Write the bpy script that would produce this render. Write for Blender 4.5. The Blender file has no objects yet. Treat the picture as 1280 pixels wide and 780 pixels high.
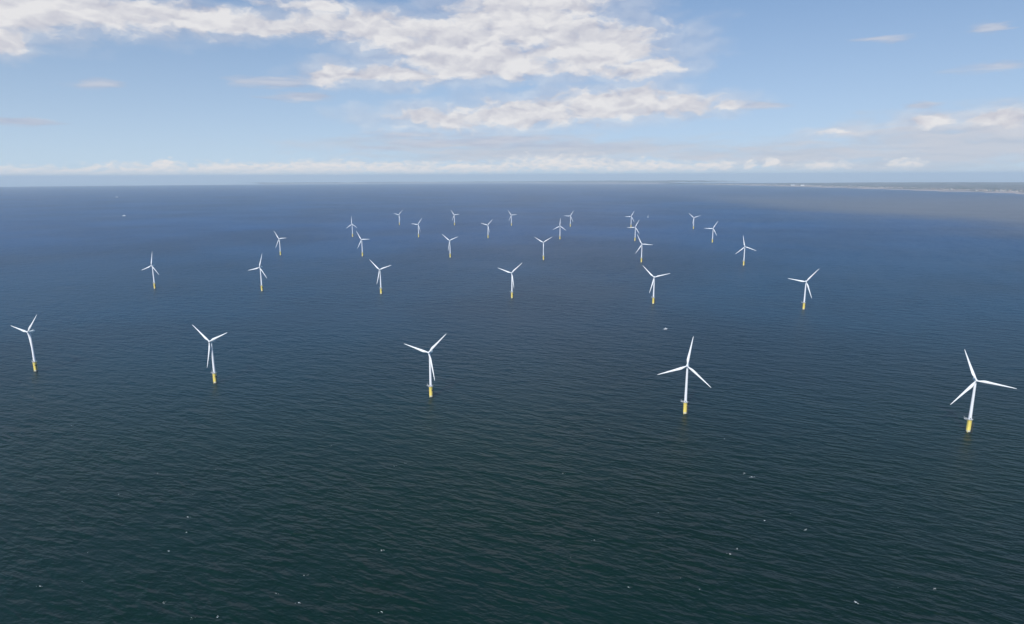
import bpy, bmesh, math, random
from mathutils import Vector, Matrix

random.seed(7)
C = bpy.context.scene.collection
SC = bpy.context.scene
EARTH = 6371000.0                      # the sea follows the curve of the earth


def drop(x, y):
    return -(x * x + y * y) / (2 * EARTH)


# ------------------------------------------------------------------ camera
LENS, PITCH, ROLL, ALT = (22.7348, 11.8956, -0.1976, 372.1)
cd = bpy.data.cameras.new('camera')
cam = bpy.data.objects.new('camera', cd)
C.objects.link(cam)
cd.sensor_width = 36.0
cd.lens = LENS
cd.clip_start = 1.0
cd.clip_end = 300000.0
cam.location = (0, 0, ALT)
cam.rotation_euler = (Matrix.Rotation(math.radians(90 - PITCH), 3, 'X') @ Matrix.Rotation(math.radians(ROLL), 3, 'Z')).to_euler()
SC.camera = cam

# ------------------------------------------------------------------ light
SUN_EL, SUN_AZ = 41.0, 201.0           # compass style: 0 = ahead (+Y), 90 = right (+X)
world = bpy.data.worlds.new('World')
SC.world = world
world.use_nodes = True
SKY_STRENGTH = 0.135
CLOUD_LIT = (0.81, 0.80, 0.81)
CLOUD_GREY = (0.50, 0.51, 0.60)

sd = bpy.data.lights.new('sun', 'SUN')
sd.energy = 5.0
sd.angle = math.radians(0.5)
sd.color = (1.0, 0.965, 0.91)
sun = bpy.data.objects.new('sun', sd)
C.objects.link(sun)
sv = Vector((math.sin(math.radians(SUN_AZ)) * math.cos(math.radians(SUN_EL)),
             math.cos(math.radians(SUN_AZ)) * math.cos(math.radians(SUN_EL)), math.sin(math.radians(SUN_EL))))
sun.rotation_euler = sv.to_track_quat('Z', 'Y').to_euler()
sun.location = (0, 0, 1000)

SC.view_settings.view_transform = 'Standard'
SC.view_settings.look = 'None'
SC.view_settings.exposure = 0.0
SC.view_settings.gamma = 1.0
SC.view_settings.use_curve_mapping = False
SC.cycles.max_bounces = 6
SC.cycles.volume_bounces = 0


class NT:
    """small helper for building node trees"""

    def __init__(self, tree):
        self.t = tree
        self.n = tree.nodes
        self.l = tree.links

    def new(self, typ, **kw):
        n = self.n.new(typ)
        for k, v in kw.items():
            setattr(n, k, v)
        return n

    def put(self, sock, v):
        if hasattr(v, 'links') or isinstance(v, bpy.types.NodeSocket):
            self.l.new(v, sock)
        else:
            sock.default_value = v

    def m(self, op, a, b=None, c=None, clamp=False):
        n = self.n.new('ShaderNodeMath')
        n.operation = op
        n.use_clamp = clamp
        for i, v in enumerate((a, b, c)):
            if v is not None:
                self.put(n.inputs[i], v)
        return n.outputs[0]

    def v(self, op, a, b=None, out=0):
        n = self.n.new('ShaderNodeVectorMath')
        n.operation = op
        self.put(n.inputs[0], a)
        if b is not None:
            self.put(n.inputs['Scale' if op == 'SCALE' else 1], b)
        return n.outputs[out]

    def sep(self, a):
        n = self.n.new('ShaderNodeSeparateXYZ')
        self.put(n.inputs[0], a)
        return n.outputs

    def comb(self, x=0.0, y=0.0, z=0.0):
        n = self.n.new('ShaderNodeCombineXYZ')
        for i, v in enumerate((x, y, z)):
            self.put(n.inputs[i], v)
        return n.outputs[0]

    def noise(self, vec, scale=1.0, detail=2.0, rough=0.5, dist=0.0, dim='3D', color=False):
        n = self.n.new('ShaderNodeTexNoise')
        n.noise_dimensions = dim
        self.put(n.inputs['Vector'], vec)
        n.inputs['Scale'].default_value = scale
        n.inputs['Detail'].default_value = detail
        n.inputs['Roughness'].default_value = rough
        n.inputs['Distortion'].default_value = dist
        return n.outputs[1 if color else 0]

    def step(self, x, lo, hi, a=0.0, b=1.0, smooth=True):
        n = self.n.new('ShaderNodeMapRange')
        n.interpolation_type = 'SMOOTHSTEP' if smooth else 'LINEAR'
        self.put(n.inputs[0], x)
        for i, v in enumerate((lo, hi, a, b)):
            self.put(n.inputs[1 + i], v)
        return n.outputs[0]

    def mix(self, f, a, b):
        n = self.n.new('ShaderNodeMix')
        n.data_type = 'RGBA'
        self.put(n.inputs[0], f)
        for s, v in ((n.inputs[6], a), (n.inputs[7], b)):
            if isinstance(v, tuple):
                v = tuple(v) + (1.0,) if len(v) == 3 else v
            self.put(s, v)
        return n.outputs[2]


# --- sky: daylight gradient with drifting cumulus, all set by direction
CLOUDS = [
    (-37.93, 10.89, 6.96, 1.991, 1),
    (-30.82, 11.45, 7.78, 1.538, 1),
    (-24.17, 11.37, 8.26, 1.091, 1),
    (-36.14, 8.86, 1.56, 0.9, 0.9),
    (-19.05, 11.41, 5.33, 0.904, 0.9),
    (-14.19, 11.79, 4.36, 0.922, 0.8),
    (-16.26, 12.93, 3.64, 0.672, 0.6),
    (-10.42, 11.48, 5.78, 1.527, 0.9),
    (-12.6, 12.33, 2.27, 0.805, 0.9),
    (-5.24, 10.59, 7.27, 2.169, 1),
    (1.41, 12.1, 8.6, 2.601, 1),
    (2.71, 14.41, 7.2, 2.275, 1),
    (6.72, 10.22, 7.24, 2.415, 1),
    (-2.61, 9.09, 8.03, 1.481, 0.9),
    (-14.41, 8.07, 2.27, 1.091, 1),
    (-9.27, 8.08, 5.9, 0.865, 0.8),
    (10.68, 8.59, 3.89, 1.1, 0.9),
    (9.96, 10.73, 2.84, 1.07, 0.7),
    (-0.57, 13.57, 3.95, 1.732, 0.9),
    (-5.38, 4.77, 6.08, 1.036, 0.7),
    (1.42, 5.15, 7.48, 1.424, 0.9),
    (8.15, 5.85, 6.65, 1.527, 1),
    (13.39, 5.61, 5.01, 0.94, 0.9),
    (17.18, 5.37, 1.86, 0.37, 0.5),
    (32.04, 3.84, 1.96, 0.612, 0.75),
    (36.1, 3.75, 2.67, 0.743, 0.8),
    (25.87, 3.15, 1.66, 0.297, 0.4),
]
WISPS = [
    (28.18, 9.56, 2.07, 0.324, 0.8),
    (34.84, 9.64, 1.7, 0.452, 1),
    (35.37, 7.12, 2.68, 0.413, 0.6),
    (-31.41, 6.53, 1.67, 0.326, 0.9),
    (-36.28, 3.8, 2.21, 0.37, 1.1),
    (-19.08, 7.24, 3.85, 0.538, 0.8),
    (-17.63, 6.26, 3.32, 0.427, 0.9),
    (20.22, 5.45, 2.63, 0.485, 0.9),
    (31.44, 4.86, 1.48, 0.277, 0.8),
    (-2.69, 2.94, 9.58, 0.661, 0.7),
    (4.16, 2.51, 6.15, 0.398, 0.5),
    (-9.45, 3.32, 4.0, 0.521, 0.4),
    (-10.82, 2.33, 3.32, 0.262, 0.35),
]
BANKS = [
    (-39.0, 0.16, 6.28, 0.737, 1.1),
    (-34.56, 0.15, 5.64, 0.67, 1),
    (-29.58, 0.26, 4.72, 0.766, 0.9),
    (-27.51, 0.67, 1.31, 0.719, 1),
    (-22.3, 0.49, 6.52, 0.688, 0.8),
    (-16.12, 0.62, 5.11, 0.714, 0.9),
    (-9.56, 0.61, 5.38, 0.599, 0.8),
    (-3.41, 0.6, 5.52, 0.539, 0.75),
    (4.18, 0.98, 5.5, 0.739, 0.7),
    (10.31, 0.75, 4.69, 0.597, 0.8),
    (15.56, 0.65, 3.85, 0.455, 0.6),
    (17.78, 0.76, 0.88, 0.45, 1),
    (19.82, 0.81, 0.55, 0.444, 1),
    (21.56, 0.98, 0.84, 0.438, 1.1),
    (25.25, 0.7, 2.26, 0.366, 0.6),
    (30.63, 0.76, 1.54, 0.406, 0.6),
]
BANK_SOFT = [(32.97, 2.02, 9.19, 2.464, 1), (36.61, 2.45, 5.3, 2.348, 1), (24.04, 1.44, 10.93, 1.47, 0.9), (16.16, 1.48, 7.0, 0.773, 0.7), (29.59, 0.77, 9.41, 0.938, 0.8), (4.17, 1.98, 19.18, 1.332, 0.85), (-5.43, 2.67, 13.61, 0.595, 0.7)]

w = NT(world.node_tree)
w.n.clear()
tc = w.new('ShaderNodeTexCoord').outputs['Generated']
x, y, z = w.sep(w.v('NORMALIZE', tc))
az = w.m('MULTIPLY', w.m('ARCTAN2', x, y), 57.29578)
el = w.m('MULTIPLY', w.m('ARCSINE', z), 57.29578)
zc = w.m('MULTIPLY_ADD', w.m('MAXIMUM', z, 0.0), 0.8, 0.24)
sky = w.new('ShaderNodeTexSky')
sky.sky_type = 'NISHITA'
sky.sun_disc = False
sky.sun_elevation = math.radians(SUN_EL)
sky.sun_rotation = math.radians(SUN_AZ)
sky.altitude = 300.0
sky.air_density = 1.0
sky.dust_density = 0.2
sky.ozone_density = 1.6
w.l.new(w.comb(x, y, zc), sky.inputs['Vector'])
skyc = w.v('MULTIPLY', w.v('SCALE', sky.outputs[0], SKY_STRENGTH), (0.94, 1.07, 1.16))
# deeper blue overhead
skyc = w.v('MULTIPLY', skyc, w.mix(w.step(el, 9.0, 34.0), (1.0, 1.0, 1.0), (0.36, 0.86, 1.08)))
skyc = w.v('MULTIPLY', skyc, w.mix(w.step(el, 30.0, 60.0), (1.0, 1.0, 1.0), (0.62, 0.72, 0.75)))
# pale air low down
low = w.m('POWER', 2.71828, w.m('DIVIDE', w.m('MAXIMUM', el, 0.0), -8.5))
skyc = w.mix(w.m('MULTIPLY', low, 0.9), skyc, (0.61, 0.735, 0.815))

ae = w.comb(az, el, 0.0)


def warp(vec, amp, sx, sy, detail, seed):
    s = w.v('ADD', w.v('MULTIPLY', vec, (sx, sy, 0.0)), (seed, seed * 1.7, seed * 0.3))
    nz = w.noise(s, 1.0, detail, 0.6, color=True)
    return w.v('ADD', vec, w.v('MULTIPLY', w.v('SUBTRACT', nz, (0.5, 0.5, 0.5)), (amp[0], amp[1], 0.0)))


def field(vec, ells):
    f = None
    for (a, e, ra, re, wt) in ells:
        d = w.v('LENGTH', w.v('MULTIPLY', w.v('SUBTRACT', vec, (a, e, 0.0)), (1 / ra, 1 / re, 0.0)), out=1)
        g = w.m('MULTIPLY_ADD', d, -wt, wt)
        if f is None:
            f = g
        else:
            n = w.n.new('ShaderNodeMath')
            n.operation = 'SMOOTH_MAX'
            w.put(n.inputs[0], f)
            w.put(n.inputs[1], g)
            n.inputs[2].default_value = 0.12
            f = n.outputs[0]
    return f


def puff(vec, sx, sy, seed, detail=6.0, rough=0.52):
    return w.noise(w.v('ADD', w.v('MULTIPLY', vec, (sx, sy, 0.0)), (seed, seed * 0.7, seed)), 1.0, detail, rough)


def cloud_layer(base, ells, amp, wsx, wsy, nsx, nsy, seed, gain, soft, lit, grey, shade_off, opac=1.0, edge=(-0.05, 0.5), veil=0.0):
    vec = warp(ae, amp, wsx, wsy, 4.0, seed)
    f = field(vec, ells)
    n0 = puff(vec, nsx, nsy, seed + 3)
    b0 = puff(vec, nsx * 0.7, nsy * 0.7, seed + 3, 3.5, 0.45)
    b1 = puff(w.v('ADD', vec, (-shade_off * 0.5, shade_off, 0.0)), nsx * 0.7, nsy * 0.7, seed + 3, 3.5, 0.45)
    dens = w.m('ADD', f, w.m('MULTIPLY', w.m('SUBTRACT', n0, 0.5), gain))
    a = w.m('MULTIPLY', w.step(dens, edge[0], edge[0] + soft), opac)
    if veil:
        vd = w.m('ADD', f, w.m('MULTIPLY', w.m('SUBTRACT', b0, 0.5), gain * 0.8))
        a = w.m('MAXIMUM', a, w.m('MULTIPLY', w.step(vd, edge[0] - 0.45, edge[0] + 0.5), veil))
    thick = w.step(dens, edge[0], edge[1])
    lv = w.m('MULTIPLY_ADD', w.m('SUBTRACT', b0, b1), 2.6, 0.60)
    lv = w.m('MULTIPLY_ADD', w.m('SUBTRACT', n0, 0.5), 0.55, lv)
    lv = w.m('ADD', lv, w.m('MULTIPLY', w.m('SUBTRACT', thick, 0.45), 0.30), clamp=True)
    col = w.mix(lv, grey, lit)
    return w.mix(a, base, col)


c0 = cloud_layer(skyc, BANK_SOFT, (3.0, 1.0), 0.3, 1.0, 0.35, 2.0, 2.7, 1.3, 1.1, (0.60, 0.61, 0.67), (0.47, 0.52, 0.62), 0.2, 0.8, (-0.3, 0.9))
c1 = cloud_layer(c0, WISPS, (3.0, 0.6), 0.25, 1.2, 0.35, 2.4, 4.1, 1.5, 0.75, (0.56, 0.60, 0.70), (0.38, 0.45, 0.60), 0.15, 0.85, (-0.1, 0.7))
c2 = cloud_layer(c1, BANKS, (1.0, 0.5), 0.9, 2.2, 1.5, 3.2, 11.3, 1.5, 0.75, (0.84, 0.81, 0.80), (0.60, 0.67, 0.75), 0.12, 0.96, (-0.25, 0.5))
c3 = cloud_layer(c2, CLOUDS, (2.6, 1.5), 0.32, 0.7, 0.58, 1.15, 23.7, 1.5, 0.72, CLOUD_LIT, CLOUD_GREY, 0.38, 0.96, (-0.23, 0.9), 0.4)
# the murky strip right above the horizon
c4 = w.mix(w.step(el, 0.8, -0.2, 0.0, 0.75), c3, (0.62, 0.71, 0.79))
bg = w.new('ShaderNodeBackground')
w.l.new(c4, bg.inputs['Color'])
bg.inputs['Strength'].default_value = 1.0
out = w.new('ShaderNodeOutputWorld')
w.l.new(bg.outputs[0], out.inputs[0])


# ------------------------------------------------------------------ helpers
def material(name):
    m = bpy.data.materials.new(name)
    m.use_nodes = True
    t = NT(m.node_tree)
    b = t.n['Principled BSDF']
    return m, t, b


def paint(name, col, rough=0.45, var=0.12, scale=0.6, streak=True):
    m, t, b = material(name)
    co = t.new('ShaderNodeTexCoord').outputs['Object']
    n = t.noise(t.v('MULTIPLY', co, (1.0, 1.0, 0.15 if streak else 1.0)), scale, 5.0, 0.6)
    dark = tuple(c * (1 - 2 * var) for c in col)
    t.l.new(t.mix(t.step(n, 0.35, 0.75), col, dark), b.inputs['Base Color'])
    b.inputs['Roughness'].default_value = rough
    return m


def obj(name, bm, mat, parent=None, smooth=True):
    bmesh.ops.recalc_face_normals(bm, faces=bm.faces[:])
    me = bpy.data.meshes.new(name)
    bm.to_mesh(me)
    bm.free()
    if smooth:
        for pl in me.polygons:
            pl.use_smooth = True
        me.set_sharp_from_angle(angle=math.radians(38))
    me.materials.append(mat)
    o = bpy.data.objects.new(name, me)
    C.objects.link(o)
    o.parent = parent
    return o


def tag(o, label=None, cat=None, group=None, kind=None):
    for k, v in (('label', label), ('category', cat), ('group', group), ('kind', kind)):
        if v:
            o[k] = v
    return o


def thing(name, label, cat, loc=(0, 0, 0), rotz=0.0, group=None):
    o = bpy.data.objects.new(name, None)
    C.objects.link(o)
    o.location = loc
    o.rotation_euler = (0, 0, rotz)
    return tag(o, label, cat, group)


def lathe(bm, prof, seg=28, cx=0.0, cy=0.0):
    rings = []
    for r, zz in prof:
        rings.append([bm.verts.new((cx + r * math.cos(2 * math.pi * i / seg), cy + r * math.sin(2 * math.pi * i / seg), zz)) for i in range(seg)])
    for a, b in zip(rings, rings[1:]):
        for i in range(seg):
            bm.faces.new((a[i], a[(i + 1) % seg], b[(i + 1) % seg], b[i]))
    bm.faces.new(rings[0][::-1])
    bm.faces.new(rings[-1])


def tube(bm, p, q, r, seg=8):
    p, q = Vector(p), Vector(q)
    d = (q - p).normalized()
    u = d.orthogonal().normalized()
    v = d.cross(u)
    rings = [[bm.verts.new(e + (u * math.cos(2 * math.pi * i / seg) + v * math.sin(2 * math.pi * i / seg)) * r) for i in range(seg)] for e in (p, q)]
    for i in range(seg):
        bm.faces.new((rings[0][i], rings[0][(i + 1) % seg], rings[1][(i + 1) % seg], rings[1][i]))
    bm.faces.new(rings[0][::-1])
    bm.faces.new(rings[1])


def box(bm, x0, x1, y0, y1, z0, z1, bev=0.0):
    vs = [bm.verts.new((a, b, c)) for a in (x0, x1) for b in (y0, y1) for c in (z0, z1)]
    fs = [bm.faces.new([vs[i] for i in f]) for f in ((0, 1, 3, 2), (4, 6, 7, 5), (0, 4, 5, 1), (2, 3, 7, 6), (0, 2, 6, 4), (1, 5, 7, 3))]
    if bev:
        es = list({e for f in fs for e in f.edges})
        bmesh.ops.bevel(bm, geom=es, offset=bev, segments=3, affect='EDGES', profile=0.6)


def loft(bm, rings, caps=True):
    rr = [[bm.verts.new(v) for v in r] for r in rings]
    n = len(rr[0])
    for a, b in zip(rr, rr[1:]):
        for i in range(n):
            bm.faces.new((a[i], a[(i + 1) % n], b[(i + 1) % n], b[i]))
    if caps:
        bm.faces.new(rr[0][::-1])
        bm.faces.new(rr[-1])


# ------------------------------------------------------------------ sea
WIND = Vector((math.sin(math.radians(21.7)), math.cos(math.radians(21.7)), 0))   # waves run away from the camera, a little to the right
CREST = Vector((WIND.y, -WIND.x, 0))

g = bpy.data.node_groups.new('wave_height', 'ShaderNodeTree')
g.interface.new_socket('Vector', in_out='INPUT', socket_type='NodeSocketVector')
g.interface.new_socket('Height', in_out='OUTPUT', socket_type='NodeSocketFloat')
t = NT(g)
gi = t.new('NodeGroupInput').outputs[0]
go = t.new('NodeGroupOutput').inputs[0]
uu = t.v('DOT_PRODUCT', gi, tuple(WIND), out=1)
vv = t.v('DOT_PRODUCT', gi, tuple(CREST), out=1)


def wave(lu, lv, amp, detail, dist, seed):
    p = t.comb(t.m('DIVIDE', uu, lu), t.m('DIVIDE', vv, lv), seed)
    n = t.noise(p, 1.0, detail, 0.5, dist)
    # sharper crests than troughs
    s = t.m('POWER', n, 1.6)
    return t.m('MULTIPLY', s, amp)


h = t.m('ADD', wave(10.0, 29.0, 3.2, 1.0, 0.5, 1.3), wave(24.0, 70.0, 3.0, 1.0, 0.3, 5.1))
h = t.m('ADD', h, wave(4.2, 10.0, 1.35, 1.0, 0.4, 9.7))
h = t.m('ADD', h, wave(1.9, 3.6, 0.36, 1.0, 0.3, 3.9))
t.l.new(h, go)

sea_m, t, b = material('sea_water')
geo = t.new('ShaderNodeNewGeometry').outputs['Position']
EPS = 0.7


def hgt(off):
    n = t.n.new('ShaderNodeGroup')
    n.node_tree = g
    t.l.new(t.v('ADD', geo, off) if off else geo, n.inputs[0])
    return n.outputs[0]


h0, hx, hy = hgt(None), hgt((EPS, 0, 0)), hgt((0, EPS, 0))
flat = t.v('MULTIPLY', geo, (1.0, 1.0, 0.0))
gust = t.noise(t.comb(t.m('DIVIDE', t.v('DOT_PRODUCT', flat, tuple(WIND), out=1), 420.0), t.m('DIVIDE', t.v('DOT_PRODUCT', flat, tuple(CREST), out=1), 900.0), 0.0), 1.0, 3.0, 0.55)
gust2 = t.noise(t.comb(t.m('DIVIDE', t.v('DOT_PRODUCT', flat, tuple(WIND), out=1), 260.0), t.m('DIVIDE', t.v('DOT_PRODUCT', flat, tuple(CREST), out=1), 70.0), 4.0), 1.0, 3.0, 0.6)
gain = t.m('MULTIPLY', t.step(gust, 0.3, 0.7, 0.6, 1.25), t.step(gust2, 0.3, 0.7, 0.66, 1.28))
k = t.m('MULTIPLY', gain, -1.0 / EPS)
nx = t.m('MULTIPLY', t.m('SUBTRACT', hx, h0), k)
ny = t.m('MULTIPLY', t.m('SUBTRACT', hy, h0), k)
nrm = t.v('NORMALIZE', t.comb(nx, ny, 1.0))
t.l.new(nrm, b.inputs['Normal'])
px, py, pz = t.sep(geo)
# paler grey zone off the beach on the right, green-blue water elsewhere
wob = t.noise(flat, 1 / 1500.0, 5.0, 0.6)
pale_zone = t.m('ADD', px, t.m('MULTIPLY', t.m('SUBTRACT', wob, 0.5), 2600.0))
pale_zone = t.m('ADD', pale_zone, t.m('MULTIPLY', t.m('SUBTRACT', 4200.0, py), -0.05))
sf = t.m('MULTIPLY', t.m('MULTIPLY', t.step(pale_zone, 2500.0, 4500.0), t.step(py, 2200.0, 4600.0)), t.step(py, 15000.0, 7500.0, 0.22, 1.0))
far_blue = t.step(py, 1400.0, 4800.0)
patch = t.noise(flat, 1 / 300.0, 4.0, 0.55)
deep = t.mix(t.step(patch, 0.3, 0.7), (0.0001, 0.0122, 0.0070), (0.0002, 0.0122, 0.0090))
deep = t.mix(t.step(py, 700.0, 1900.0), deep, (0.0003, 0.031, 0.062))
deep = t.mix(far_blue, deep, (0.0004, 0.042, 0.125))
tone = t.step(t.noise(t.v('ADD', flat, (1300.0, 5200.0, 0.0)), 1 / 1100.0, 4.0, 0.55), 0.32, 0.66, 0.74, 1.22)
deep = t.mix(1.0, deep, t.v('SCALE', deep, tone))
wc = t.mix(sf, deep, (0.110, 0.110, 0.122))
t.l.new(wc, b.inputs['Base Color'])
b.inputs['Roughness'].default_value = 0.37
b.inputs['IOR'].default_value = 1.28

bm = bmesh.new()
radii = [0.0]
r = 120.0
while r < 90000:
    radii.append(r)
    r *= 1.11
SEG = 400
rings = []
for r in radii[1:]:
    rings.append([bm.verts.new((r * math.cos(2 * math.pi * i / SEG), r * math.sin(2 * math.pi * i / SEG), -r * r / 2 / EARTH)) for i in range(SEG)])
c0 = bm.verts.new((0, 0, 0))
for i in range(SEG):
    bm.faces.new((c0, rings[0][i], rings[0][(i + 1) % SEG]))
for a, b2 in zip(rings, rings[1:]):
    for i in range(SEG):
        bm.faces.new((a[i], b2[i], b2[(i + 1) % SEG], a[(i + 1) % SEG]))
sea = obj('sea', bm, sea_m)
tag(sea, kind='structure')

# ------------------------------------------------------------------ land on the right and the far coast
SHORE = [(8629.9, 36355.1), (9656.0, 30520.1), (9957.6, 25571.6), (10007.9, 21638.1), (9958.6, 18588.9), (9949.3, 16336.6), (9958.0, 14592.7), (10010.6, 12828.4), (10122.8, 10913.9), (9675.4, 8602.3)]
FAR = [(-20930.3, 55758.1), (-15833.4, 59479.2), (-9303.1, 64202.5), (-1564.7, 66325.9), (4526.0, 46300.9), (8766.4, 40003.5)]


def interp(pts, n):
    """evenly spaced points along a polyline"""
    seg = [(Vector(a), Vector(b)) for a, b in zip(pts, pts[1:])]
    L = sum((b - a).length for a, b in seg)
    o = []
    for i in range(n):
        d = L * i / (n - 1)
        for a, b in seg:
            s = (b - a).length
            if d <= s + 1e-6:
                o.append(a.lerp(b, d / s))
                break
            d -= s
    return o


land_m, t, b = material('coast_land')
geo = t.new('ShaderNodeNewGeometry').outputs['Position']
at = t.new('ShaderNodeAttribute')
at.attribute_name = 'inland'
inl = at.outputs['Fac']
n1 = t.noise(geo, 1 / 700.0, 4.0, 0.6)
n2 = t.noise(geo, 1 / 220.0, 5.0, 0.65)
field_c = t.mix(t.step(n2, 0.42, 0.6), (0.025, 0.042, 0.028), (0.085, 0.085, 0.06))
town_c = t.mix(t.step(n2, 0.45, 0.55), (0.09, 0.08, 0.08), (0.20, 0.18, 0.17))
ground = t.mix(t.step(n1, 0.46, 0.54), field_c, town_c)
sand = t.mix(t.step(n2, 0.4, 0.65), (0.38, 0.31, 0.28), (0.28, 0.23, 0.21))
edge = t.m('ADD', inl, t.m('MULTIPLY', t.m('SUBTRACT', n1, 0.5), 900.0))
t.l.new(t.mix(t.step(edge, 1150.0, 1350.0), sand, ground), b.inputs['Base Color'])
b.inputs['Roughness'].default_value = 0.9


def terrain(name, line, side, depth, prof, rough, mat):
    """a strip of ground from a shore line inland; prof gives the height for a distance inland"""
    bm = bmesh.new()
    lay = bm.verts.layers.float.new('inland')
    rnd = random.Random(3)
    ph = [(rnd.uniform(0, 6), rnd.uniform(0.6, 1.6)) for _ in range(6)]
    rows = []
    n = len(line)
    for i, p in enumerate(line):
        a = line[max(0, i - 1)]
        c = line[min(n - 1, i + 1)]
        tg = (c - a).normalized()
        nr = Vector((tg.y, -tg.x)) * side
        row = []
        for d in depth:
            q = p + nr * (d + (180 * math.sin(i * 0.9) + 140 * math.sin(i * 0.37 + 1)) * (1 if d < 3000 else 0))
            hv = prof(d)
            wv = sum(math.sin(q.x / 2600.0 * f + q.y / 1900.0 * f + s) for s, f in ph) / 6
            hv = hv * (1 + rough * wv) + (rnd.uniform(-0.12, 0.12) * hv if d > 1200 else 0)
            v = bm.verts.new((q.x, q.y, drop(q.x, q.y) + hv))
            v[lay] = d
            row.append(v)
        rows.append(row)
    for a, c in zip(rows, rows[1:]):
        for j in range(len(depth) - 1):
            bm.faces.new((a[j], a[j + 1], c[j + 1], c[j]))
    return tag(obj(name, bm, mat), kind='structure')


def coast_prof(d):
    if d < 1200:
        return -2.0 + 5.0 * d / 1200
    if d < 2500:
        return 3 + 9 * (d - 1200) / 1300
    return 12 + 75 * min(1, (d - 2500) / 12000)


line = interp(SHORE[::-1], 160)
terrain('land', line, 1, [-200, 0, 200, 500, 900, 1200, 1500, 1900, 2500, 3300, 4200, 5500, 7000, 9000, 11500, 14500, 18000, 24000], coast_prof, 0.35, land_m)
line2 = interp(FAR, 120)
terrain('hills', line2, -1, [-800, 0, 600, 1500, 2600, 4000, 6000, 9000], lambda d: max(-3.0, min(150.0, d * 0.05)), 0.8, land_m)

# ------------------------------------------------------------------ wind turbines
white = paint('white_paint', (0.74, 0.75, 0.765), 0.42, 0.04, 0.25)
blade_m = paint('blade_gelcoat', (0.75, 0.76, 0.77), 0.38, 0.03, 0.2, False)
yellow = paint('yellow_paint', (0.90, 0.72, 0.18), 0.5, 0.08, 0.5)
grey = paint('galvanised_steel', (0.55, 0.56, 0.57), 0.5, 0.08, 0.8, False)
deck_grey = paint('deck_grating', (0.36, 0.37, 0.38), 0.6, 0.1, 0.8, False)
dark = paint('dark_steel', (0.06, 0.06, 0.06), 0.6, 0.1, 1.0, False)
pale = paint('nacelle_white', (0.70, 0.77, 0.76), 0.45, 0.04, 0.4, False)

pile_m, t, b = material('monopile_steel')
co = t.new('ShaderNodeTexCoord').outputs['Object']
ox, oy, oz = t.sep(co)
nn = t.noise(co, 0.9, 4.0, 0.6)
lev = t.m('ADD', oz, t.m('MULTIPLY', t.m('SUBTRACT', nn, 0.5), 1.6))
t.l.new(t.mix(t.step(lev, 0.9, 1.9), (0.035, 0.040, 0.025), (0.60, 0.56, 0.42)), b.inputs['Base Color'])
b.inputs['Roughness'].default_value = 0.6

HUB_H = 80.0
TILT = math.radians(6.5)
OVER = 4.0
YAW = math.radians(-21.75)
R_BLADE = 48.6


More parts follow.
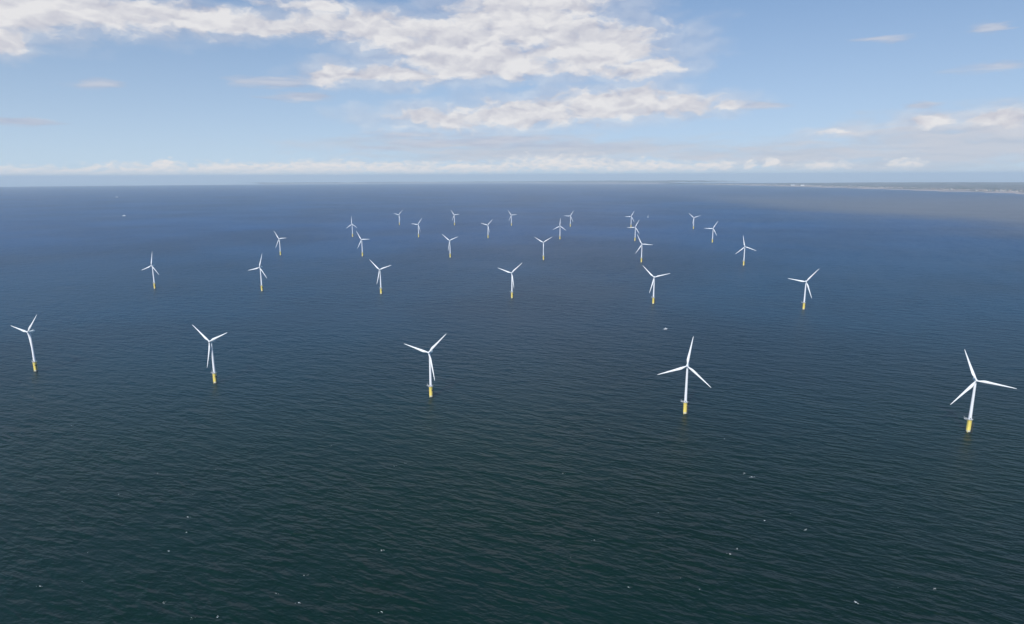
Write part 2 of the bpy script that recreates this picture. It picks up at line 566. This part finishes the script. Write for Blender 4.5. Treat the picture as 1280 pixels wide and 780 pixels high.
def build_turbine():
    root = thing('wind_turbine', 'white wind turbine', 'wind turbine')
    bm = bmesh.new()
    lathe(bm, [(2.75, -12), (2.75, 4.2)])
    obj('monopile', bm, pile_m, root)
    bm = bmesh.new()
    lathe(bm, [(2.95, 3.9), (2.98, 4.1), (2.98, 18.9), (3.1, 19.1), (3.1, 19.5), (2.7, 19.55), (2.7, 19.9)])
    tp = obj('transition_piece', bm, yellow, root)
    # boat landing on the right hand side: two fenders, stubs and a ladder
    bm = bmesh.new()
    for s in (-0.9, 0.9):
        tube(bm, (4.4, s - 1.2, -3), (4.4, s - 1.2, 13.0), 0.38, 10)
        for zz in (1.5, 6.0, 12.6):
            tube(bm, (2.5, s * 0.8 - 1.0, zz), (4.4, s - 1.2, zz), 0.17)
    obj('boat_landing', bm, dark, tp)
    bm = bmesh.new()
    for s in (-0.25, 0.25):
        tube(bm, (3.6, s - 1.2, -1), (3.6, s - 1.2, 19.6), 0.06, 6)
    for i in range(40):
        tube(bm, (3.6, -1.45, 0.2 + i * 0.48), (3.6, -0.95, 0.2 + i * 0.48), 0.035, 5)
    obj('ladder', bm, dark, tp)
    bm = bmesh.new()
    box(bm, 2.7, 5.6, -2.8, 0.6, 13.1, 13.5, 0.03)
    box(bm, 3.1, 5.3, -2.6, -2.5, 13.52, 15.0, 0.02)
    box(bm, 5.3, 5.4, -2.6, 0.3, 13.52, 15.0, 0.02)
    for a in ((2.95, -2.5), (4.9, -2.5), (4.9, 0.3), (2.95, 0.3), (4.9, -1.1)):
        tube(bm, (a[0], a[1], 13.45), (a[0], a[1], 14.6), 0.05, 6)
    tube(bm, (4.9, -2.5, 14.6), (4.9, 0.3, 14.6), 0.05, 6)
    obj('rest_platform', bm, dark, tp)
    # j-tube for the export cable
    bm = bmesh.new()
    tube(bm, (-1.6, -2.9, -6), (-1.6, -2.9, 18.8), 0.2, 8)
    obj('cable_tube', bm, yellow, tp)
    # working platform with overhanging deck to the left
    bm = bmesh.new()
    lathe(bm, [(4.0, 20.0), (4.15, 20.05), (4.15, 20.3), (4.0, 20.35)], 32)
    box(bm, -7.4, -3.2, -1.6, 1.6, 20.02, 20.32, 0.04)
    for s in (-1.2, 1.2):
        tube(bm, (-2.5, s, 17.6), (-6.6, s, 20.05), 0.14)
    deck = obj('work_platform', bm, deck_grey, root)
    bm = bmesh.new()
    pts = []
    for i in range(26):
        a = math.radians(155 - i * (310 / 25))
        pts.append((4.05 * math.cos(a), 4.05 * math.sin(a)))
    pts = [(-7.3, 1.5), (-5.5, 1.5)] + pts + [(-5.5, -1.5), (-7.3, -1.5), (-7.3, 0)]
    for i, pnt in enumerate(pts):
        q = pts[(i + 1) % len(pts)]
        tube(bm, (*pnt, 20.35), (*pnt, 21.6), 0.05, 6)
        for zz in (20.95, 21.6):
            tube(bm, (*pnt, zz), (*q, zz), 0.045, 6)
    obj('railing', bm, grey, deck)
    bm = bmesh.new()
    tube(bm, (-6.2, 1.1, 20.3), (-6.2, 1.1, 23.0), 0.15)
    tube(bm, (-6.2, 1.1, 22.9), (-8.2, 0.9, 23.5), 0.11)
    tube(bm, (-8.1, 0.9, 23.5), (-8.1, 0.9, 22.6), 0.04, 6)
    obj('davit_crane', bm, grey, deck)
    # tower
    bm = bmesh.new()
    prof = []
    for i in range(13):
        f = i / 12
        prof.append((2.2 - 0.72 * f, 19.9 + (HUB_H - 1.9 - 19.9) * f))
    pr = []
    for i, (r, zz) in enumerate(prof):
        if i in (4, 8):
            pr += [(r, zz - 0.12), (r + 0.05, zz - 0.1), (r + 0.05, zz + 0.1), (r, zz + 0.12)]
        else:
            pr.append((r, zz))
    lathe(bm, pr, 32)
    tw = obj('tower', bm, white, root)
    bm = bmesh.new()
    box(bm, -0.5, 0.5, -2.32, -2.0, 20.7, 23.0, 0.05)
    obj('door', bm, dark, tw)
    # nacelle
    bm = bmesh.new()
    secs = [(-2.6, 1.45, 1.5, 0.0), (-2.2, 1.7, 1.75, 0.0), (0.0, 1.95, 2.0, 0.05), (4.5, 2.0, 2.05, 0.1), (7.8, 1.85, 1.85, 0.15), (8.8, 1.5, 1.5, 0.2)]
    rings = []
    for (yy, hw, hh, dz) in secs:
        ring = []
        for i in range(24):
            a = 2 * math.pi * i / 24
            c, s = math.cos(a), math.sin(a)
            ring.append((hw * math.copysign(abs(c) ** 0.5, c), yy, dz + hh * math.copysign(abs(s) ** 0.5, s)))
        rings.append(ring)
    loft(bm, rings)
    nac = obj('nacelle', bm, pale, root)
    nac.location = (0, 0, HUB_H)
    bm = bmesh.new()
    box(bm, -1.2, 1.2, 5.6, 7.4, 2.0, 2.9, 0.1)
    obj('cooler', bm, grey, nac)
    bm = bmesh.new()
    tube(bm, (0.6, 7.9, 1.8), (0.6, 7.9, 4.0), 0.06, 6)
    tube(bm, (-0.6, 7.9, 1.8), (-0.6, 7.9, 3.7), 0.06, 6)
    tube(bm, (0.2, 7.9, 3.9), (1.0, 7.9, 3.9), 0.05, 6)
    obj('wind_vane', bm, dark, nac)
    # rotor hub, local -Y looks upwind
    bm = bmesh.new()
    rings = []
    for (yy, r) in [(1.35, 1.35), (1.0, 1.6), (0.0, 1.72), (-0.9, 1.6), (-1.6, 1.25), (-2.1, 0.75), (-2.35, 0.2)]:
        rings.append([(r * math.cos(2 * math.pi * i / 28), yy, r * math.sin(2 * math.pi * i / 28)) for i in range(28)])
    loft(bm, rings)
    hub = obj('rotor_hub', bm, white, root)
    hub.location = (0, -OVER * math.cos(TILT), HUB_H + OVER * math.sin(TILT))
    # blade along +Z; trailing edge to -X (seen from upwind), twist eases off to the tip
    stations = [(1.2, 1.9, 1.0, 0.5, 14), (3.0, 1.9, 1.0, 0.5, 14), (5.5, 2.6, 0.62, 0.42, 13), (8.5, 3.6, 0.38, 0.34, 11), (10.5, 3.9, 0.31, 0.31, 9.5),
                (14, 3.65, 0.27, 0.30, 7.5), (20, 3.0, 0.235, 0.30, 5), (28, 2.3, 0.21, 0.30, 2.5), (36, 1.7, 0.19, 0.30, 1), (42, 1.25, 0.18, 0.31, 0),
                (46, 0.85, 0.17, 0.33, -0.5), (48, 0.48, 0.16, 0.38, -0.5), (R_BLADE, 0.12, 0.16, 0.45, -0.5)]
    rings = []
    NP = 20
    for (s, ch, th, ax, tw_) in stations:
        ring = []
        a0 = math.radians(tw_ + 3)
        rd = max(0.0, min(1.0, (s - 3.0) / 6.0))
        for i in range(NP):
            a = 2 * math.pi * i / NP
            xc = 0.5 * (1 + math.cos(a))                     # 1 at the trailing edge
            yt = 0.5 * math.sin(a) * th
            if rd > 0:
                sh = (1 - rd) + rd * (1.45 * (max(0.0, 1 - xc)) ** 0.62)
                yt *= sh
            X = -(xc - ax) * ch
            Y = -yt * ch
            bend = -0.0007 * s * s                          # slight prebend upwind
            ring.append((X * math.cos(a0) - Y * math.sin(a0), X * math.sin(a0) + Y * math.cos(a0) + bend, s))
        rings.append(ring)
    me = None
    for kk in range(3):
        if me is None:
            bm = bmesh.new()
            loft(bm, rings)
            bl = obj('blade', bm, blade_m, hub)
            me = bl.data
        else:
            bl = bpy.data.objects.new('blade', me)
            C.objects.link(bl)
            bl.parent = hub
        bl.rotation_euler = (0, math.radians(120 * kk), 0)
    return root


def copy_tree(o, parent=None):
    c = o.copy()
    C.objects.link(c)
    c.parent = parent
    for ch in list(o.children):
        copy_tree(ch, c)
    return c


# row (1 = nearest the camera), x, y, phase of the rotor in degrees clockwise from upright
TURBINES = [
    (1, -932.8, 1216.7, 40.7),
    (1, -546.6, 1138.8, 65.3),
    (1, -139.6, 1058.3, 43.4),
    (1, 274.7, 974.2, 7.9),
    (1, 671.7, 896.3, 96.9),
    (2, -1214.0, 2169.8, 8.4),
    (2, -828.5, 2114.3, 15.8),
    (2, -421.5, 2052.6, 69.9),
    (2, 0.2, 1970.9, 46.8),
    (2, 417.3, 1874.3, 73.2),
    (2, 822.1, 1785.4, 38.6),
    (3, -1117.7, 3117.1, 83.0),
    (3, -708.6, 3060.4, 85.2),
    (3, -286.6, 3001.0, 66.1),
    (3, 142.7, 2898.8, 58.0),
    (3, 565.7, 2808.5, 91.6),
    (3, 971.9, 2694.1, 108.0),
    (4, -1000.6, 4080.4, 116.9),
    (4, -579.5, 4036.3, 34.9),
    (4, -144.8, 3965.9, 43.3),
    (4, 287.6, 3867.1, 2.7),
    (4, 715.3, 3759.4, 26.2),
    (4, 1130.3, 3646.5, 30.0),
    (5, -878.3, 5093.9, 42.3),
    (5, -441.8, 5037.2, 82.1),
    (5, -1.6, 4972.8, 83.2),
    (5, 437.5, 4850.7, 31.2),
    (5, 874.6, 4769.2, 27.5),
    (5, 1285.7, 4598.4, 70.1),
]
ROWS = {1: 'nearest row', 2: 'second row', 3: 'third row', 4: 'fourth row', 5: 'farthest row'}
ORD = ['leftmost', 'second from left', 'third from left', 'fourth from left', 'fifth from left', 'rightmost']


def pose(ph):
    d = min(ph, 120 - ph)
    if d < 9:
        return 'with one blade straight up'
    if d > 52:
        return 'with one blade straight down'
    return 'with raised blade leaning right' if ph < 60 else 'with raised blade leaning left'


proto = build_turbine()
count = {}
total = {r: sum(1 for q in TURBINES if q[0] == r) for r in ROWS}
for i, (row, tx, ty, ph) in enumerate(TURBINES):
    o = proto if i == 0 else copy_tree(proto)
    kx = count.get(row, 0)
    count[row] = kx + 1
    o.location = (tx, ty, drop(tx, ty))
    o.rotation_euler = (0, 0, YAW)
    hub = [c for c in o.children if c.name.startswith('rotor_hub')][0]
    hub.rotation_euler = (Matrix.Rotation(-TILT, 3, 'X') @ Matrix.Rotation(math.radians(ph), 3, 'Y')).to_euler()
    place = 'rightmost' if kx == total[row] - 1 else ORD[kx]
    o['label'] = 'white wind turbine %s, %s in the %s' % (pose(ph), place, ROWS[row])
    o['category'] = 'wind turbine'
    o['group'] = 'offshore wind turbines on yellow bases'

# ------------------------------------------------------------------ boats
hull_w = paint('boat_white', (0.78, 0.79, 0.80), 0.35, 0.03, 0.5, False)
hull_d = paint('boat_blue', (0.04, 0.07, 0.14), 0.35, 0.05, 0.5, False)
glass = paint('boat_glass', (0.02, 0.025, 0.03), 0.1, 0.0, 0.5, False)
deckm = paint('boat_deck', (0.45, 0.46, 0.46), 0.7, 0.06, 0.5, False)
sailm = paint('sail_cloth', (0.66, 0.66, 0.65), 0.8, 0.03, 0.3, False)


def hull(L, B, D, F, mat, root, name='hull'):
    bm = bmesh.new()
    rings = []
    for i in range(13):
        f = i / 12
        yy = -L / 2 + L * f
        bw = B / 2 * (1 - max(0, (f - 0.5) / 0.5) ** 2.2 * 0.97)
        sh = F * (1 + 0.35 * f * f)
        ring = []
        for (xx, zz) in ((-1, sh), (-0.96, sh * 0.4), (-0.8, -0.1 * D), (-0.4, -0.8 * D), (0, -D), (0.4, -0.8 * D), (0.8, -0.1 * D), (0.96, sh * 0.4), (1, sh)):
            ring.append((xx * bw, yy + (0.05 * L * zz / F if f > 0.9 else 0), zz))
        rings.append(ring)
    loft(bm, rings)
    return obj(name, bm, mat, root)


def motor_boat(name, label, cat, x, y, head, L, B, F, hm):
    root = thing(name, label, cat, (x, y, drop(x, y)), head)
    hull(L, B, F * 0.6, F, hm, root)
    bm = bmesh.new()
    box(bm, -B * 0.42, B * 0.42, -L * 0.47, L * 0.25, F * 0.98, F * 1.06, 0.02)
    obj('deck', bm, deckm, root)
    bm = bmesh.new()
    box(bm, -B * 0.34, B * 0.34, -L * 0.12, L * 0.2, F * 1.06, F * 1.06 + B * 0.5, 0.15)
    cab = obj('cabin', bm, hull_w, root)
    bm = bmesh.new()
    box(bm, -B * 0.30, B * 0.30, L * 0.2 - 0.1, L * 0.2 + 0.06, F * 1.06 + B * 0.26, F * 1.06 + B * 0.42)
    for s in (-1, 1):
        box(bm, s * B * 0.34 - 0.06, s * B * 0.34 + 0.06, -L * 0.09, L * 0.17, F * 1.06 + B * 0.26, F * 1.06 + B * 0.42)
    obj('window', bm, glass, cab)
    bm = bmesh.new()
    tube(bm, (0, 0, F * 1.06 + B * 0.48), (0, -0.3, F * 1.06 + B * 1.1), 0.08)
    tube(bm, (-B * 0.2, -0.2, F * 1.06 + B * 0.85), (B * 0.2, -0.2, F * 1.06 + B * 0.85), 0.06)
    obj('mast', bm, hull_w, root)
    return root


BOATS = [(379.4, 1554.8), (-3836.0, 6460.1), (-7849.7, 13057.6), (1235.1, 5908.5)]
motor_boat('motor_boat', 'small white motor boat on open water between the front two turbine rows', 'boat', *BOATS[0], math.radians(-80), 9.0, 3.2, 1.3, hull_w)
motor_boat('ship', 'small white ship on open sea at far left, the nearer of two ships there', 'ship', *BOATS[1], math.radians(-85), 30.0, 9.0, 3.6, hull_w)
motor_boat('ship', 'faint pale ship closest to the horizon at far left', 'ship', *BOATS[2], math.radians(-75), 42.0, 13.0, 6.0, hull_w)
sx, sy = BOATS[3]
root = thing('sailing_boat', 'faint sailing boat with tall pale sail beyond the farthest turbines', 'sailing boat', (sx, sy, drop(sx, sy)), math.radians(-42))
hull(20.0, 5.0, 1.5, 1.6, hull_w, root)
bm = bmesh.new()
tube(bm, (0, 1, 1.2), (0, 1, 29), 0.16)
tube(bm, (0, 1, 3.0), (0, -7.5, 3.0), 0.14)
obj('mast', bm, grey, root)
for nm, tri in (('mainsail', ((0.0, 0.7, 3.4), (0.0, -7.3, 3.4), (0.0, 0.7, 28.4))), ('jib', ((0.0, 9.2, 2.2), (0.0, 1.6, 3.2), (0.0, 1.4, 25.0)))):
    bm = bmesh.new()
    A, B_, Cc = [Vector(q) for q in tri]
    NS = 10
    for sgn in (0.0, 0.04):
        rows = []
        for i in range(NS + 1):
            f = i / NS
            p, q = A.lerp(Cc, f), B_.lerp(Cc, f)
            row = []
            for j in range(NS + 1):
                s = j / NS
                v = p.lerp(q, s)
                v.x = 0.9 * math.sin(math.pi * s) * math.sin(math.pi * min(1, f + 0.15)) * (1 - f) + sgn
                row.append(bm.verts.new(v))
            rows.append(row)
        for a, c in zip(rows, rows[1:]):
            for j in range(NS):
                bm.faces.new((a[j], a[j + 1], c[j + 1], c[j]))
    bmesh.ops.remove_doubles(bm, verts=bm.verts[:], dist=0.001)
    obj(nm, bm, sailm, root)

# ------------------------------------------------------------------ foam: whitecaps and wakes
foam_m, t, b = material('foam')
co = t.new('ShaderNodeNewGeometry').outputs['Position']
n = t.noise(co, 1.6, 4.0, 0.65)
t.l.new(t.mix(n, (0.50, 0.54, 0.54), (0.82, 0.83, 0.83)), b.inputs['Base Color'])
b.inputs['Roughness'].default_value = 0.85
CAPS = [(-836.1, 1075.0, 1), (-806.6, 1066.7, 0.7), (-675.7, 934.2, 1.4), (-345.5, 1047.7, 0.8), (-472.5, 714.4, 1), (-363.5, 660.8, 1.3), (-349.9, 593.4, 1.4), (-349.2, 628.8, 1), (-440.0, 536.5, 1.2), (-405.2, 543.3, 0.7), (-430.7, 591.2, 0.6), (-190.9, 511.2, 1), (-199.2, 551.7, 0.8), (-216.3, 524.8, 0.8), (-255.4, 492.2, 0.9), (-277.6, 491.9, 0.6), (-255.6, 854.4, 1), (-455.8, 770.1, 0.8), (-386.1, 780.2, 0.9), (-311.5, 511.4, 0.8), (-384.0, 713.8, 0.7), (-453.8, 991.5, 0.6), (-466.3, 1095.8, 0.6), (-155.3, 788.4, 1.3), (-142.6, 797.6, 0.8), (-5.2, 1035.0, 1), (144.9, 910.8, 1), (-133.5, 593.7, 1.2), (-114.8, 498.7, 1.1), (-185.3, 1005.8, 0.7), (106.6, 532.1, 0.9), (164.3, 666.6, 0.9), (85.2, 611.1, 0.7), (63.8, 766.1, 0.8), (-154.6, 675.7, 0.6), (305.5, 874.7, 1.4), (295.9, 764.3, 1), (301.2, 753.9, 1.7), (277.1, 648.6, 1.3), (313.3, 629.4, 1.2), (228.2, 593.7, 1), (218.3, 584.5, 1.2), (305.3, 509.4, 1.6), (386.9, 528.7, 0.8), (242.5, 698.0, 0.6), (500.3, 1051.5, 0.7), (400.4, 845.7, 0.7), (171.5, 528.5, 0.6), (524.1, 869.5, 0.7)]
bm = bmesh.new()
rf = random.Random(12)


def fleck(x, y, ln, wd, hd=None, hz=0.18):
    """a low lens of broken foam lying along a crest"""
    d = CREST if hd is None else Vector((math.sin(hd), math.cos(hd), 0))
    e = Vector((d.y, -d.x, 0))
    z0 = drop(x, y)
    n = 14
    c = bm.verts.new((x, y, z0 + hz))
    ring, low = [], []
    for i in range(n):
        a = 2 * math.pi * i / n
        k = rf.uniform(0.55, 1.1)
        p = d * (ln * k * math.cos(a)) + e * (wd * k * math.sin(a))
        ring.append(bm.verts.new((x + p.x * 0.8, y + p.y * 0.8, z0 + hz * 0.7)))
        low.append(bm.verts.new((x + p.x, y + p.y, z0 - 0.05)))
    for i in range(n):
        j = (i + 1) % n
        bm.faces.new((c, ring[i], ring[j]))
        bm.faces.new((ring[i], low[i], low[j], ring[j]))


for (x, y, s) in CAPS:
    fleck(x, y, 0.9 * s * rf.uniform(0.8, 1.2), 0.32 * s * rf.uniform(0.8, 1.2))
    for _ in range(rf.randint(1, 3)):
        fleck(x + rf.gauss(0, 1.6), y + rf.gauss(0, 1.0), 0.5 * s * rf.uniform(0.5, 1), 0.2 * s)
for _ in range(25):
    rr = rf.uniform(420, 1500)
    aa = math.radians(rf.uniform(-48, 48))
    s = rf.uniform(0.35, 0.8)
    fleck(rr * math.sin(aa), rr * math.cos(aa), 0.7 * s, 0.25 * s)
for (bx, by), hd, ln, wd in ((BOATS[0], math.radians(80), 7, 0.5), (BOATS[1], math.radians(85), 190, 4.5)):
    dv = Vector((math.sin(hd), math.cos(hd), 0))
    m = 14
    for i in range(m):
        f = i / m
        q = Vector((bx, by, 0)) - dv * (ln * 0.08 + ln * f)
        fleck(q.x + rf.gauss(0, wd * 0.3), q.y + rf.gauss(0, wd * 0.3), ln / m * 0.75, wd * (0.6 + 0.5 * f), hd)
tag(obj('foam', bm, foam_m), kind='stuff')

# ------------------------------------------------------------------ buildings on the shore
wallw = paint('white_render', (0.80, 0.79, 0.76), 0.8, 0.04, 0.05, False)
roofm = paint('slate_roof', (0.10, 0.10, 0.11), 0.8, 0.1, 0.1, False)
BLD = [(11542.046196132085, 27029.96346383045), (11433.55102348942, 25889.290964621538), (12871.042331962513, 34137.776722179915), (12588.545950084314, 32142.931472047374), (12916.606951951517, 37263.21729362545), (12802.47769460051, 19123.470224784443), (12097.617904673645, 20709.274729253786)]
BL = [('left one of two bright white buildings behind the beach on the right coast', 150, 45, 34), ('right one of two bright white buildings behind the beach on the right coast', 130, 40, 38)]


def block(bm, cx, cy, z0, L, B, H, a):
    vs = []
    ca, sa = math.cos(a), math.sin(a)
    for zz in (z0 - 3, z0 + H):
        for (u, v) in ((-1, -1), (1, -1), (1, 1), (-1, 1)):
            xx, yy = u * L / 2, v * B / 2
            vs.append(bm.verts.new((cx + xx * ca - yy * sa, cy + xx * sa + yy * ca, zz)))
    for f in ((0, 1, 5, 4), (1, 2, 6, 5), (2, 3, 7, 6), (3, 0, 4, 7), (4, 5, 6, 7)):
        bm.faces.new([vs[i] for i in f])


def building(label, x, y, zb, L, B, H):
    root = thing('building', label, 'building', (x, y, drop(x, y) + zb), math.atan2(-x, y))
    bm = bmesh.new()
    block(bm, 0, 0, 0, L, B, H, 0)
    obj('wall', bm, wallw, root, False)
    bm = bmesh.new()
    rings = []
    for s in (-1, 1):
        rings.append([(s * L / 2 * 1.02, -B / 2 * 1.05, H + 0.02), (s * L / 2 * 0.9, 0, H + B * 0.16), (s * L / 2 * 1.02, B / 2 * 1.05, H + 0.02)])
    loft(bm, rings)
    obj('roof', bm, roofm, root, False)
    return root


for (bx, by), (lab, L, B, H) in zip(BLD, BL):
    building(lab, bx, by, 12.0, L, B, H)

# the towns behind the beach read as one mass of roofs and walls
town_m, t, b = material('town_walls')
geo = t.new('ShaderNodeNewGeometry').outputs['Position']
n = t.noise(geo, 1 / 45.0, 1.0, 0.5)
t.l.new(t.mix(t.step(n, 0.4, 0.6), (0.22, 0.15, 0.12), (0.50, 0.47, 0.43)), b.inputs['Base Color'])
bm = bmesh.new()
rt = random.Random(5)
for _ in range(1600):
    f = rt.random()
    p = line[int(f * (len(line) - 1))]
    if rt.random() > 0.35 + 0.65 * abs(math.sin(f * 17)):
        continue
    d = 1400 + abs(rt.gauss(0, 700))
    x, y = p.x + d, p.y + rt.uniform(-200, 200)
    block(bm, x, y, drop(x, y) + 6, rt.uniform(15, 60), rt.uniform(10, 22), rt.uniform(6, 20), rt.uniform(0, 3.1))
tag(obj('town', bm, town_m, None, False), kind='stuff')

# ------------------------------------------------------------------ air
haze_m = bpy.data.materials.new('haze')
haze_m.use_nodes = True
t = NT(haze_m.node_tree)
t.n.clear()
pv = t.new('ShaderNodeVolumePrincipled')
pv.inputs['Color'].default_value = (0.76, 0.895, 1.0, 1.0)
pv.inputs['Density'].default_value = 2.5e-5
pv.inputs['Anisotropy'].default_value = 0.0
mo = t.new('ShaderNodeOutputMaterial')
t.l.new(pv.outputs[0], mo.inputs['Volume'])
bm = bmesh.new()
HX = 92000.0
zlo = drop(HX, 0) - 5
box(bm, -HX, HX, -HX, HX, zlo, ALT + 150)
hz = obj('haze', bm, haze_m, None, False)
tag(hz, kind='stuff')
